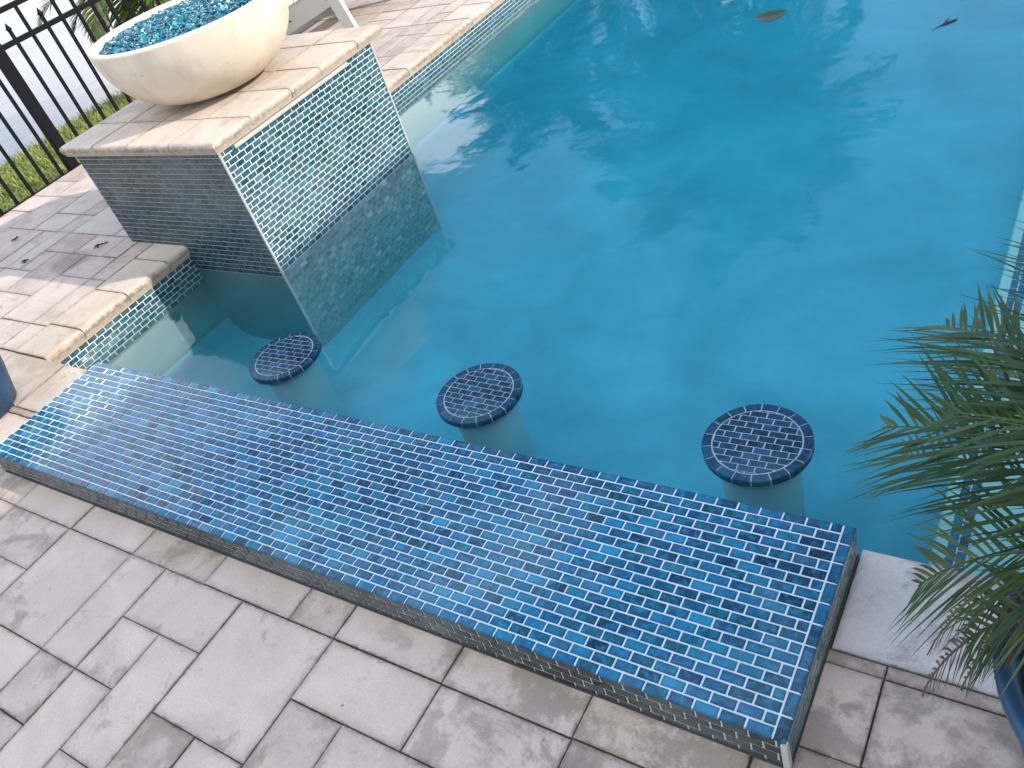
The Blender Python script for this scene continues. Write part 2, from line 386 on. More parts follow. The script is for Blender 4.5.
def mosaic(mb, o, u, v, n, W, H, start=0.0, mi=0, clip=None, rows_from_top=True):
    """brick-bond mosaic over a W x H rectangle, rows stepping along v"""
    o, u, v, n = Vector(o), Vector(u), Vector(v), Vector(n)
    rows = int(round(H/TH + 0.49)); g = GAP/2
    for r in range(rows):
        v0, v1 = r*TH, min((r+1)*TH, H)
        if v1 - v0 < 0.006: continue
        a = start - (TP/2 if r % 2 else 0) - TP
        while a < W:
            u0, u1 = max(a, 0), min(a + TP, W)
            if u1 - u0 > 0.008:
                j = random.gauss(0, 0.0002)
                tile(mb, o, u, v, n, u0+g, u1-g, v0+g+j, v1-g+j, mi=mi)
            a += TP

# ------------------------------------------------------------------ pavers
def block(mb, x0, x1, y0, y1, ztop, thick, rnd=(), r=0.022, bev=0.0022, gap=0.0016, mi=0, jit=0.0008):
    """one paver; sides named in rnd (subset of 'W','E','S','N') get a bullnose"""
    dz = random.gauss(0, jit); z1 = ztop + max(-0.003, min(0.003, dz))
    gx0 = 0 if 'W' in rnd else gap; gx1 = 0 if 'E' in rnd else gap
    gy0 = 0 if 'S' in rnd else gap; gy1 = 0 if 'N' in rnd else gap
    ja = lambda: random.uniform(-0.0012, 0.0010)
    x0 += gx0 + (0 if 'W' in rnd else ja()); x1 -= gx1 + (0 if 'E' in rnd else ja()); y0 += gy0 + (0 if 'S' in rnd else ja()); y1 -= gy1 + (0 if 'N' in rnd else ja())
    steps = 6 if rnd else 2
    vs = []; K = 0
    tx, ty = random.gauss(0, 0.0012), random.gauss(0, 0.0012)
    cx, cy = (x0+x1)/2, (y0+y1)/2
    rings = [(-1, 0.0)] + [(k/steps, None) for k in range(steps+1)]
    for t, _ in rings:
        def ins(side):
            if t < 0: return (r*0.35 if side in rnd else 0)
            rr = r if side in rnd else bev
            return rr*(1 - math.sin(min(1, t)*math.pi/2)) if False else rr*(1-math.cos(t*math.pi/2))
        if t < 0: z = z1 - thick
        else:
            rr = r if rnd else bev
            z = z1 - rr + rr*math.sin(t*math.pi/2)
        a, b, c, d = x0+ins('W'), x1-ins('E'), y0+ins('S'), y1-ins('N')
        for px, py in ((a,c),(b,c),(b,d),(a,d)):
            vs.append((px, py, z + (tx*(px-cx) + ty*(py-cy) if t >= 0 else 0)))
        K += 1
    fs = [tuple(4*(K-1)+k for k in range(4)), (3,2,1,0)]
    for q in range(K-1):
        for k in range(4): fs.append((4*q+k, 4*q+(k+1)%4, 4*q+4+(k+1)%4, 4*q+4+k))
    mb.add(vs, fs, mi, edge=[(p[0]-x0, x1-p[0], p[1]-y0, y1-p[1]) for p in vs])

def french(mb, gx0, gx1, gy0, gy1, X, Y, z, fixed=(), mi=0, seed=1, lim=None):
    """pavers of 1x1, 1x2, 2x1, 2x2, 3x2 modules on a grid; 'fixed' ones are laid first"""
    rng = random.Random(seed); used = set()
    def put(a, b, c, d):
        for i in range(a, b):
            for j in range(c, d): used.add((i, j))
        xs = sorted((X(a), X(b))); ys = sorted((Y(c), Y(d)))
        if lim:
            xs[0] = max(xs[0], lim[0]); xs[1] = min(xs[1], lim[1]); ys[0] = max(ys[0], lim[2]); ys[1] = min(ys[1], lim[3])
            if xs[1]-xs[0] < 0.02 or ys[1]-ys[0] < 0.02: return
        block(mb, xs[0], xs[1], ys[0], ys[1], z, 0.05, mi=mi)
    for f in fixed: put(*f)
    for j in range(gy0, gy1):
        for i in range(gx0, gx1):
            if (i, j) in used: continue
            opts = [(2,2),(2,2),(3,2),(2,1),(1,2),(2,1),(1,1)]; rng.shuffle(opts); opts.append((1,1))
            for w, h in opts:
                cells = [(i+a, j+b) for a in range(w) for b in range(h)]
                if all(c not in used and c[0] < gx1 and c[1] < gy1 for c in cells):
                    put(i, i+w, j, j+h); break

U = 0.1683
GX = lambda i: -0.745 + U*i
GY = lambda j: -0.101 - U*j
patio = MB()
# bedding slabs (joint colour) under the pavers, clear of the pool
zb = ZD - 0.006
patio.box(-5.40, 4.5, -4.0, 0.505, ZD-0.06, zb, 1)
patio.box(-5.40, XC-0.03, 0.505, 9.5, ZD-0.061, zb, 1)
patio.box(XR+0.03, 6.5, 0.505, 9.5, ZD-0.061, zb, 1)
FIX = [(-9,-7,0,2),(-7,-6,0,2),(-6,-4,0,1),(-6,-5,1,2),(-5,-4,1,3),(-4,-2,0,2),(-2,0,0,1),(-2,-1,1,3),(-1,1,1,3),
       (0,2,0,1),(2,4,0,2),(1,2,1,2),(-11,-9,0,1),(-11,-9,1,3),(-9,-7,2,4),(-7,-6,2,3),(-7,-6,3,5),(-6,-5,2,4),(-5,-4,3,4),(-4,-3,2,4),(-3,-2,2,4),
       (-13,-11,0,2)]
french(patio, -28, 30, 0, 23, GX, GY, ZD, FIX, seed=4, lim=(-5.40, 4.4, -4.0, -0.101))
# cut course along the front of the bar
for a, b in zip([-2.90,-2.60,-2.255,-1.922,-1.588,-1.245,-1.083,-0.746,-0.41,-0.07], [-2.60,-2.255,-1.922,-1.588,-1.245,-1.083,-0.746,-0.41,-0.07,0.112]):
    block(patio, a, b, -0.101, 0.012 if a < -0.1 else 0.05, ZD, 0.05)
block(patio, -0.02, 0.112, 0.05, 0.236, ZD, 0.05); block(patio, -0.02, 0.112, 0.236, 0.268, ZD, 0.05)
for a, b in ((0.112,0.45),(0.45,0.79),(0.79,1.13),(1.13,1.62),(1.62,2.2),(2.2,2.9),(2.9,3.6),(3.6,4.4)):
    block(patio, a, b, -0.101, 0.052, ZD, 0.05); block(patio, a, b, 0.052, 0.236, ZD, 0.05)
    block(patio, a, min(b, 4.4), 0.236, 0.268, ZD, 0.05)
for a, b in ((-5.4,-4.9),(-4.9,-4.4),(-4.4,-3.95),(-3.95,-3.60),(-3.60,-3.2),(-3.2,-2.83)):
    block(patio, a, b, -0.101, 0.236, ZD, 0.05); block(patio, a, b, 0.236, 0.268, ZD, 0.05)
patio.box(-BAR_L, -0.0, -0.0025, 0.002, ZD-0.05, ZD+0.0035, 1); patio.box(-0.001, 0.003, 0.0, BAR_D, ZD-0.05, ZD+0.0035, 1)  # dark strips for the contact shadow and dirt along the bar's base
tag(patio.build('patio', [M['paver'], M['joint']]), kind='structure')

# far deck of sandy travertine beside the lake
ld = MB()
french(ld, 0, 13, 0, 50, lambda i: -5.40 + 0.1367*i, lambda j: YN + 0.005 + 0.18*j, ZD, seed=11, lim=(-5.40, XC-0.262, YN, 9.4))
rd = MB()
french(ld, 0, 14, 0, 25, lambda i: XR+0.262 + 0.33*i, lambda j: YN + 0.36*j, ZD, seed=12, lim=(XR+0.262, 6.4, YN, 9.4))
tag(ld.build('deck', [M['deck']]), kind='structure')

cp = MB()
y = YN + 0.205 - 0.262
ys = [0.536, 0.738, 1.006, 1.266]
while ys[-1] < 9.2: ys.append(ys[-1] + 0.262 + random.uniform(-0.012, 0.012))
for a, b in zip(ys[:-1], ys[1:]): block(cp, XC-0.262, XC, a, b, ZD+0.001, 0.05, rnd=('E',), r=0.026)
for a, b in ((-5.4,-4.95),(-4.95,-4.5),(-4.5,-4.05),(-4.05,-3.6)):
    block(cp, a, b, 0.268, 0.534, ZD, 0.05)
for a, b in ((-3.6,-3.19),(-3.19,-2.828)): block(cp, a, b, 0.268, YN, ZD, 0.05, rnd=('N',), r=0.012)
for a, b in ((0.004,0.33),(0.33,0.65),(0.65,0.95),(0.95,1.30),(1.30,1.62)): block(cp, a, b, 0.268, YN, ZD, 0.05, rnd=('N',), r=0.012, mi=1)
for a, b in ((1.62,2.2),(2.2,2.9),(2.9,3.6),(3.6,4.4)): block(cp, a, b, 0.268, 0.534, ZD, 0.05)
yy = 0.536
while yy < 9.2: block(cp, XR, XR+0.262, yy, yy+0.27, ZD, 0.05, rnd=('W',), r=0.026); yy += 0.27
tag(cp.build('pool_coping', [M['coping'], M['slab']]), kind='structure')

# ------------------------------------------------------------------ pool basin
pb = MB()
xw, yw, xe = XC-0.026, 0.505, XR+0.026
zt = ZD-0.052
def wallx(x, y0, y1, z0, z1, mi): pb.add([(x,y0,z0),(x,y1,z0),(x,y1,z1),(x,y0,z1)], [(0,1,2,3)], mi)
# coved wall-to-floor profile, swept round the basin
prof = [(0, zt), (0, FLOOR+0.16)] + [(0.16*(1-math.cos(t)), FLOOR+0.16*(1-math.sin(t))) for t in [R(a) for a in (15,30,45,60,75,90)]]
rings = []
for d, z in prof: rings.append([(xw+d, yw+d, z), (xe-d, yw+d, z), (xe-d, YF-d, z), (xw+d, YF-d, z)])
vs = [p for r_ in rings for p in r_]; fs = []
for q in range(len(rings)-1):
    for k in range(4): fs.append((4*q+4+k, 4*q+4+(k+1)%4, 4*q+(k+1)%4, 4*q+k))
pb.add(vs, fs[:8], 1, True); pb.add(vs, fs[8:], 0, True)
pb.add(rings[-1], [(0,1,2,3)], 0)
tag(pb.build('pool_basin', [M['plaster'], M['plaster_wall']]), kind='structure')
# waterline mosaic band with a mortar line under the coping
wl = MB()
wl.box(xw-0.02, xw+0.004, yw+0.004, YF-0.004, zt-0.16, zt+0.004, 1)
wl.box(xw-0.02, xw+0.012, yw+0.004, YF-0.004, zt-0.010, zt+0.0035, 2)
mosaic(wl, (xw+0.004, 0.52, zt-0.011), (0,1,0), (0,0,-1), (1,0,0), YF-0.6, 0.152, 0.01)
wl.box(xe-0.004, xe+0.02, yw+0.004, YF-0.004, zt-0.16, zt+0.004, 1)
wl.box(xw+0.02, xe-0.02, yw-0.02, yw+0.0015, zt-0.16, zt+0.0038, 1)
mosaic(wl, (xe-0.004, 0.52, zt-0.011), (0,1,0), (0,0,-1), (-1,0,0), YF-0.6, 0.152, 0.01)
mosaic(wl, (xw+0.03, yw+0.0015, zt-0.011), (1,0,0), (0,0,-1), (0,1,0), xe-xw-0.06, 0.152, 0.0)
tag(wl.build('pool_waterline', [M['tile_teal'], M['grout'], M['mortar']]), kind='structure')
# sun shelf along the right side, mosaic strip set back from its nosing
sh = MB(); xs, zs = 0.095, -0.46
pr = [(xs, FLOOR-0.02), (xs, zs-0.02), (xs+0.006, zs-0.006), (xs+0.02, zs), (xe-0.001, zs)]
vs = []; n = len(pr)
for yv in (yw+0.002, YF-0.001):
    for a, b in pr: vs.append((a, yv, b))
fs = [(k, k+1, n+k+1, n+k) for k in range(n-1)]
sh.add(vs, [tuple(reversed(f)) for f in fs], 0)
sh.box(0.127, 0.181, yw+0.01, YF-0.01, zs-0.01, zs+0.002, 1)
mosaic(sh, (0.128, 0.53, zs+0.002), (0,1,0), (1,0,0), (0,0,1), YF-0.7, 0.0508, 0.0, mi=2)
tag(sh.build('pool_ledge', [M['plaster_pale'], M['grout'], M['tile_blue']]), kind='structure')
# the water itself
wt = MB()
e = 0.03
x0, x1, y0, y1, zb_ = xw-e+0.012, xe+e-0.012, yw-e+0.012, YF+0.018, FLOOR-0.05
nx, ny = 2, 2
wt.box(x0, x1, y0, y1, zb_, ZW)
tag(wt.build('pool_water', M['water']), kind='structure')

# ------------------------------------------------------------------ swim-up bar
bar = empty('swim_up_bar', (-BAR_L/2, BAR_D/2, ZD))
tag(bar, 'low blue glass mosaic counter running along the near edge of the pool', 'bar counter')
inv = Vector(bar.location)
def under(mb, name, mats, root):
    o = mb.build(name, mats, root)
    off = Vector(root.location)
    me = o.data
    for v_ in me.vertices: v_.co -= off
    return o
t = MB()
t.box(-BAR_L+0.0015, -0.005, 0.005, BAR_D-0.0025, -0.012, 0.0, 1)
mosaic(t, (-BAR_L, BAR_D, 0), (1,0,0), (0,-1,0), (0,0,1), BAR_L-TH, BAR_D, start=(BAR_L-TH-0.0254) % TP)
for k in range(10):
    tile(t, Vector((-TH,0,0)), Vector((1,0,0)), Vector((0,1,0)), Vector((0,0,1)), GAP/2, TH-0.0008, k*TP+GAP/2, (k+1)*TP-GAP/2)
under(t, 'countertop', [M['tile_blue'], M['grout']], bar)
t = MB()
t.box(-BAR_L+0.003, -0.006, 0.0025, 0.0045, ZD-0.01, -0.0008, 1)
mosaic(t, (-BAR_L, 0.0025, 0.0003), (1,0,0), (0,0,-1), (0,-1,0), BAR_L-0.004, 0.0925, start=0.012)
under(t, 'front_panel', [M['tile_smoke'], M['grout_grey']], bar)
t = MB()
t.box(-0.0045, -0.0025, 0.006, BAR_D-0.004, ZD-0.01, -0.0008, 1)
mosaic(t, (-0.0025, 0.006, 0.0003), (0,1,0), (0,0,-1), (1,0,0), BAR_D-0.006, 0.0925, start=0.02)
under(t, 'end_panel', [M['tile_smoke_lit'], M['grout']], bar)
t = MB()
t.box(-BAR_L+0.002, -BAR_L+0.02, 0.021, BAR_D-0.021, ZD-0.01, -0.0125, 1)
mosaic(t, (-BAR_L+0.002, 0.004, -0.002), (0,1,0), (0,0,-1), (-1,0,0), BAR_D-0.006, 0.0925, start=0.02)
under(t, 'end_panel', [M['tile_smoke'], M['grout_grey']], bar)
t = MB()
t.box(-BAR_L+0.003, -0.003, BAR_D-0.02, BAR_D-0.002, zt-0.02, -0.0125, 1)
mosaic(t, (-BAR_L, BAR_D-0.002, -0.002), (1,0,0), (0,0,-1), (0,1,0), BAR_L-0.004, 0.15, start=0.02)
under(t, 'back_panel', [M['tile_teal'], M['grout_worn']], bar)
t = MB()
t.obox((-0.0035, 0.0035, ZD/2-0.005), (1,0,0), (0,1,0), (0,0,1), 0.0062, 0.0062, 0.0480, 0, 0.001)
under(t, 'corner_trim', M['trim'], bar)

# ------------------------------------------------------------------ bar stools in the water
def make_stool():
    root = empty('bar_stool')
    rad, ring = 0.147, 0.0265
    seat = MB()
    seat.lathe([(0.001, 0), (rad-ring, 0), (rad-0.002, 0), (rad-0.0005, -0.0015), (rad-0.0005, -0.021), (rad-0.02, -0.023), (0.001, -0.023)], n=72, mi=1, smooth=False)
    g = GAP/2; ri = rad - ring
    TH, TP = 0.0228, 0.0472
    rows = int(2*ri/TH) + 2
    for r in range(rows):
        b0 = -rows*TH/2 + r*TH + g; b1 = b0 + TH - 2*g
        a = -rows*TP/2 - (TP/2 if r % 2 else 0)
        while a < ri:
            a0, a1 = a+g, a+TP-g
            # clip the tile against the inner circle by sampling its edges
            poly = []
            K = 6
            pts = [(a0+(a1-a0)*k/K, b0) for k in range(K)] + [(a1, b0+(b1-b0)*k/K) for k in range(K)] + \
                  [(a1-(a1-a0)*k/K, b1) for k in range(K)] + [(a0, b1-(b1-b0)*k/K) for k in range(K)]
            rr = ri - g
            def inside(p): return p[0]**2+p[1]**2 <= rr*rr
            for k in range(len(pts)):
                p, q = pts[k], pts[(k+1) % len(pts)]
                if inside(p): poly.append(p)
                if inside(p) != inside(q):
                    lo, hi = 0.0, 1.0
                    for _ in range(20):
                        mid = (lo+hi)/2; z = (p[0]+(q[0]-p[0])*mid, p[1]+(q[1]-p[1])*mid)
                        if inside(z) == inside(p): lo = mid
                        else: hi = mid
                    poly.append((p[0]+(q[0]-p[0])*lo, p[1]+(q[1]-p[1])*lo))
            if len(poly) >= 3:
                ar = 0.5*abs(sum(poly[k][0]*poly[(k+1)%len(poly)][1]-poly[(k+1)%len(poly)][0]*poly[k][1] for k in range(len(poly))))
                if ar > 2.5e-5:
                    n = len(poly)
                    cx = sum(p[0] for p in poly)/n; cy = sum(p[1] for p in poly)/n
                    t1, t2 = random.gauss(0, .006), random.gauss(0, .006)
                    vs = [(p[0], p[1], -0.001) for p in poly] + [(cx+(p[0]-cx)*0.95, cy+(p[1]-cy)*0.95, 0.0016+t1*(p[0]-cx)+t2*(p[1]-cy)) for p in poly]
                    seat.add(vs, [tuple(range(n, 2*n))] + [(k, (k+1)%n, n+(k+1)%n, n+k) for k in range(n)], 0)
            a += TP
    under_ = seat.build('seat', [M['tile_navy'], M['grout_worn']], root)
    rim = MB(); nt_ = 18
    for k in range(nt_):
        a0 = 2*math.pi*(k+0.04)/nt_; a1 = 2*math.pi*(k+0.96)/nt_; S = 5
        top = []
        for s in range(S+1):
            a = a0+(a1-a0)*s/S; c, si = math.cos(a), math.sin(a)
            top.append([(c*(ri+g), si*(ri+g), -0.001), (c*(ri+g+.001), si*(ri+g+.001), 0.0016), (c*(rad-0.001), si*(rad-0.001), 0.0016),
                        (c*(rad+0.0018), si*(rad+0.0018), -0.0016), (c*(rad+0.0018), si*(rad+0.0018), -0.0185), (c*(rad-0.002), si*(rad-0.002), -0.0195)])
        vs = [p for q in top for p in q]; n = 6
        fs = [(s*n+j, s*n+j+1, (s+1)*n+j+1, (s+1)*n+j) for s in range(S) for j in range(n-1)]
        fs += [(0,1,2,3,4,5), tuple(reversed([S*n+j for j in range(6)]))]
        rim.add(vs, [tuple(reversed(f)) for f in fs], 0)
    rim.build('seat_rim', M['tile_navy'], root)
    col = MB(); col.lathe([(0.108, -0.0225), (0.108, FLOOR+0.192+0.02), (0.125, FLOOR+0.192-0.01)], n=40)
    col.build('column', M['plaster_mid'], root)
    return root
def copy_tree(o, parent=None):
    c = o.copy(); COL.objects.link(c)
    if parent is not None: c.parent = parent
    for ch in [x for x in bpy.data.objects if x.parent == o]: copy_tree(ch, c)
    return c
stool = make_stool()
SL = ['round navy mosaic stool in the shallow water nearest the mosaic pedestal',
      'round navy mosaic stool standing midway along the back of the bar counter',
      'round navy mosaic stool closest to the green palm, beside the free end of the bar']
for k, (x, yv, rz) in enumerate(((-2.238, 0.885, 0.03), (-1.286, 0.872, -0.02), (-0.350, 0.873, 0.03))):
    o = stool if k == 0 else copy_tree(stool)
    o.location = (x, yv, -0.192); o.rotation_euler = (0, 0, rz)
    tag(o, SL[k], 'bar stool', 'round mosaic stools in the pool behind the bar')

# ------------------------------------------------------------------ mosaic pedestal
PX0, PX1, PY0, PY1, PT = -3.815, -2.738, 1.402, 2.495, 0.406
ped = empty('pool_pedestal', ((PX0+PX1)/2, (PY0+PY1)/2, ZD))
tag(ped, 'tall square pedestal clad in teal mosaic with a stone cap, rising from the pool edge', 'pedestal')
t = MB()
t.box(PX0+0.003, PX1-0.003, PY0+0.003, PY1-0.003, FLOOR-0.01, PT, 0)
under(t, 'core', M['plaster_mirror_dark'], ped)
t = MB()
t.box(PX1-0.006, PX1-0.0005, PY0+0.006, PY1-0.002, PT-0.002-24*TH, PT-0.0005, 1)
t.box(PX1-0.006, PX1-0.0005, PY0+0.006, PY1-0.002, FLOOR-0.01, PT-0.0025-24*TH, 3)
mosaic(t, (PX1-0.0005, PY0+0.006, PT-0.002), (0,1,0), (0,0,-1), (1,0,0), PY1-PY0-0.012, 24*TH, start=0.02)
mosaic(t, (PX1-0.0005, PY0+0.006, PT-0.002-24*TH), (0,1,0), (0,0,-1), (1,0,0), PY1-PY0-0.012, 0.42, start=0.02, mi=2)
under(t, 'pool_side_panel', [M['tile_teal'], M['grout'], M['tile_mirrored'], M['grout_mirrored']], ped)
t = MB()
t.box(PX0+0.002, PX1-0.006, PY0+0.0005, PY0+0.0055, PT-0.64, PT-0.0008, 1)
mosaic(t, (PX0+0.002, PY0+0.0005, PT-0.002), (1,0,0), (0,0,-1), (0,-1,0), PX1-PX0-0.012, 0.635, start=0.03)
under(t, 'front_panel', [M['tile_teal_shade'], M['grout_shade']], ped)
for (cx, cy) in ((PX1-0.002, PY0+0.002), (PX1-0.002, PY1-0.002)):
    t = MB(); t.obox((cx, cy, (PT-0.001+FLOOR)/2), (1,0,0), (0,1,0), (0,0,1), 0.0048, 0.0048, (PT-0.003-FLOOR)/2, 0)
    under(t, 'corner_trim', M['trim'], ped)
t = MB(); t.obox((PX1+0.004, 1.88, PT-0.017), (1,0,0), (0,1,0), (0,0,1), 0.016, 0.40, 0.0085, 0, 0.002)
under(t, 'spillway_lip', M['trim'], ped)
cap = MB()
CX0, CX1, CY0, CY1, CZ = -3.885, -2.716, 1.378, 2.59, 0.455
cap.box(CX0+0.03, CX1-0.03, CY0+0.03, CY1-0.03, PT+0.0005, CZ-0.008, 1)
cap.box(CX0+0.012, CX1-0.012, CY0+0.012, CY1-0.012, PT-0.0045, PT+0.006, 2)
ex = [CX0, -3.60, -3.33, -3.02, CX1]; ey = [CY0, 1.62, 1.885, 2.10, 2.385, CY1]
for i in range(len(ex)-1):
    for j in range(len(ey)-1):
        s = set()
        if i == 0: s.add('W')
        if i == len(ex)-2: s.add('E')
        if j == 0: s.add('S')
        if j == len(ey)-2: s.add('N')
        block(cap, ex[i], ex[i+1], ey[j], ey[j+1], CZ, 0.042, rnd=tuple(s), r=0.022, gap=0.0016, jit=0.0006)
under(cap, 'cap', [M['coping'], M['joint'], M['mortar']], ped)

# ------------------------------------------------------------------ fire bowl and its glass
BC = (-3.295, 1.985, CZ+0.002); BR, BH = 0.474, 0.33
bowl = MB()
prof = [(0.001, 0.0), (0.13, 0.0), (0.165, 0.006)]
for k in range(1, 15):
    a = k/14.0
    prof.append((0.165 + (BR-0.165)*math.sin(a*math.pi/2)**0.92, 0.006 + (BH-0.006)*(1-math.cos(a*math.pi/2))**0.93))
prof += [(BR+0.001, BH+0.008), (BR-0.004, BH+0.014), (BR-0.014, BH+0.016), (BR-0.032, BH+0.015), (BR-0.038, BH+0.010), (BR-0.042, BH-0.03),
         (BR-0.07, BH-0.10), (BR-0.2, BH-0.20), (0.001, BH-0.22)]
bowl.lathe(prof, n=96)
o = bowl.build('fire_bowl', M['bowl'], loc=BC)
tag(o, 'wide cream concrete fire bowl resting on the stone cap of the pedestal', 'fire bowl')
chips = MB(); rg = random.Random(3)
zf = BH - 0.004; RF = BR - 0.045
chips.lathe([(0.001, zf-0.012), (RF*0.6, zf-0.014), (RF, zf-0.02)], n=48)
for k in range(5200):
    a = rg.uniform(0, 2*math.pi); rr = RF*math.sqrt(rg.random())*0.995
    s = rg.uniform(0.006, 0.017)
    c = Vector((rr*math.cos(a), rr*math.sin(a), zf - 0.010 - 0.006*(rr/RF)**4 + rg.uniform(0, 0.012) + 0.018*(1-(rr/RF)**2)))
    ax = Vector((rg.gauss(0,1), rg.gauss(0,1), rg.gauss(0,1))).normalized(); b = ax.orthogonal().normalized(); d = ax.cross(b)
    pts = [c+ax*s*rg.uniform(.6,1.2), c-ax*s*rg.uniform(.5,1), c+b*s*rg.uniform(.5,1.1), c-b*s*rg.uniform(.5,1), c+d*s*rg.uniform(.4,1), c-d*s*rg.uniform(.4,.9)]
    chips.add(pts, [(0,2,4),(2,1,4),(1,3,4),(3,0,4),(2,0,5),(1,2,5),(3,1,5),(0,3,5)])
o = chips.build('fire_glass', M['chips'], loc=BC)
tag(o, 'crushed turquoise and blue glass heaped inside the cream fire bowl', 'fire glass', kind='stuff')

# ------------------------------------------------------------------ fence
FX = -5.45
fence = empty('metal_fence', (FX, 2.166, -0.13))
tag(fence, 'black metal picket fence with pointed pickets between the patio and the lake', 'fence')
F0, F1 = -2.2, 9.2
for z in (0.885, 0.703, -0.115):
    t = MB(); t.obox((FX, (F0+F1)/2, z), (1,0,0), (0,0,1), (0,1,0), 0.013, 0.0155, (F1-F0)/2)
    under(t, 'rail', M['black'], fence)
for yv in (-1.6, 2.166-1.83, 2.166, 2.166+1.83, 2.166+3.66, 2.166+5.49):
    t = MB(); t.obox((FX, yv, 0.41), (1,0,0), (0,1,0), (0,0,1), 0.0325, 0.0325, 0.56, 0, 0.003)
    pst = under(t, 'post', M['black'], fence)
    t = MB(); t.lathe([(0.046, 0), (0.046, 0.008), (0.03, 0.02), (0.004, 0.045)], (FX, yv, 0.97), n=4, smooth=False, cap=True)
    q = under(t, 'post_cap', M['black'], fence); q.parent = pst
k = 0; yv = 2.192 - 0.1218*36
while yv < F1:
    nearpost = any(abs(yv-p) < 0.045 for p in (-1.6, 0.336, 2.166, 3.996, 5.826, 7.656))
    if not nearpost and yv > F0:
        short = (round((yv-2.3138)/0.1218) % 2 == 0)
        top = 0.765 if short else 0.872
        t = MB(); t.obox((FX, yv, (top-0.16)/2), (1,0,0), (0,1,0), (0,0,1), 0.0095, 0.0095, (top+0.16)/2)
        if short:
            t.lathe([(0.012, 0), (0.020, 0.012), (0.014, 0.022), (0.001, 0.05)], (FX, yv, top), n=8)
        under(t, 'picket', M['black'], fence)
    yv += 0.1218

# ------------------------------------------------------------------ ground, grass, lake
gd = MB()
zg = -0.17
B = 300.0
# one sheet with an opening for the pool; it dips under the lake
def quad(x0, x1, y0, y1, za, zb2): gd.add([(x0,y0,za),(x1,y0,zb2),(x1,y1,zb2),(x0,y1,za)], [(0,1,2,3)])
quad(-B, -9, -B, B, -1.2, -1.2); quad(-9, -6.85, -B, B, -1.2, -0.30); quad(-6.85, -5.3, -B, B, -0.24, zg); quad(-5.3, -3.5, -B, B, zg, zg)
gd.add([(-6.85,-B,-0.30),(-6.85,-B,-0.24),(-6.85,B,-0.24),(-6.85,B,-0.30)], [(0,1,2,3)])
quad(-3.5, 1.75, -B, 0.4, zg, zg); quad(-3.5, 1.75, YF+0.3, B, zg, zg); quad(1.75, B, -B, B, zg, zg)
tag(gd.build('ground', M['soil']), kind='structure')
lk = MB(); lk.add([(-B,-B,-0.27),(-6.86,-B,-0.27),(-6.86,B,-0.27),(-B,B,-0.27)], [(0,1,2,3)])
tag(lk.build('lake', M['lake']), kind='structure')
gr = MB(); rg = random.Random(5)
for k in range(26000):
    x = rg.uniform(-6.98, -5.41); yv = rg.uniform(0.2, 5.2)
    z0 = -0.24 + (x+6.85)/(1.55)*0.07 if x > -6.85 else -0.27
    h = rg.uniform(0.03, 0.085) * (1.25 if x < -6.75 else 1); w = rg.uniform(0.003, 0.006)
    a = rg.uniform(0, 6.283); lx, ly = rg.gauss(0, 0.03), rg.gauss(0, 0.03)
    dx, dy = math.cos(a)*w, math.sin(a)*w
    gr.add([(x-dx,yv-dy,z0),(x+dx,yv+dy,z0),(x+dx*.7+lx*.5,yv+dy*.7+ly*.5,z0+h*.6),(x-dx*.7+lx*.5,yv-dy*.7+ly*.5,z0+h*.6),(x+lx*1.3,yv+ly*1.3,z0+h)],
           [(0,1,2,3),(3,2,4)])
tag(gr.build('grass', M['grass']), 'strip of rough sunlit grass between the black fence and the lake', 'grass', kind='stuff')

# ------------------------------------------------------------------ palms
def frond_mesh(mb, base, az, el, length, droop, nleaf, leaf_len, leaf_w, rng, hang=0.35, twist=0.0, start=0.14, rach=0.006, vee=0.35, mi=0, mi_r=0, fold=1.0):
    """a pinnate frond: an arching rachis carrying two rows of narrow leaflets"""
    d = Vector((math.cos(az)*math.cos(el), math.sin(az)*math.cos(el), math.sin(el)))
    pts = []; p = Vector(base); S = 14
    for k in range(S+1):
        pts.append(p.copy())
        p = p + d*(length/S)
        d = (d + Vector((0,0,-droop/S*(0.6+0.8*k/S)))).normalized()
    mb.tube(pts, [rach*(1-0.8*k/S) for k in range(S+1)], 5, mi_r)
    for i in range(nleaf):
        t = start + (1-start)*(i+rng.uniform(-.3,.3))/nleaf
        t = max(start, min(0.995, t)); f = t*S; k = min(int(f), S-1)
        c = pts[k].lerp(pts[k+1], f-k); tan = (pts[k+1]-pts[k]).normalized()
        side = tan.cross(Vector((0,0,1)))
        if side.length < 0.05: side = Vector((math.sin(az), -math.cos(az), 0))
        side.normalize(); up = side.cross(tan).normalized()
        if twist:
            rot = Matrix.Rotation(twist, 3, tan); side = rot @ side; up = rot @ up
        env = math.sin(math.pi*min(1, 0.18+0.82*t)**0.8)**0.6 if t < 1 else 0.2
        for s in (-1, 1):
            l = leaf_len*env*rng.uniform(0.8, 1.08)*fold
            sweep = 0.45 + 0.75*t
            dd = (side*s + tan*sweep*rng.uniform(.8,1.2) + up*(vee*rng.uniform(.3,1.2)) + Vector((rng.gauss(0,.08), rng.gauss(0,.08), rng.gauss(0,.08)))).normalized()
            wv = dd.cross(up).normalized() if dd.cross(up).length > .05 else tan
            q = c.copy(); K = 5; row = []
            for j in range(K+1):
                w = leaf_w*(0.55 + 0.9*math.sin(math.pi*min(1,(j+0.6)/(K+0.6)))**1.0)*(1-(j/K)**3)
                row.append((q - wv*w, q + wv*w)); q = q + dd*(l/K)
                dd = (dd + Vector((0,0,-hang/K*(0.5+j/K)))).normalized()
            vs = [x for r_ in row[:-1] for x in r_] + [row[-1][0]]
            fs = [(2*j, 2*j+1, 2*j+3, 2*j+2) for j in range(K-1)] + [(2*(K-1), 2*(K-1)+1, 2*K)]
            mb.add(vs, fs, mi)

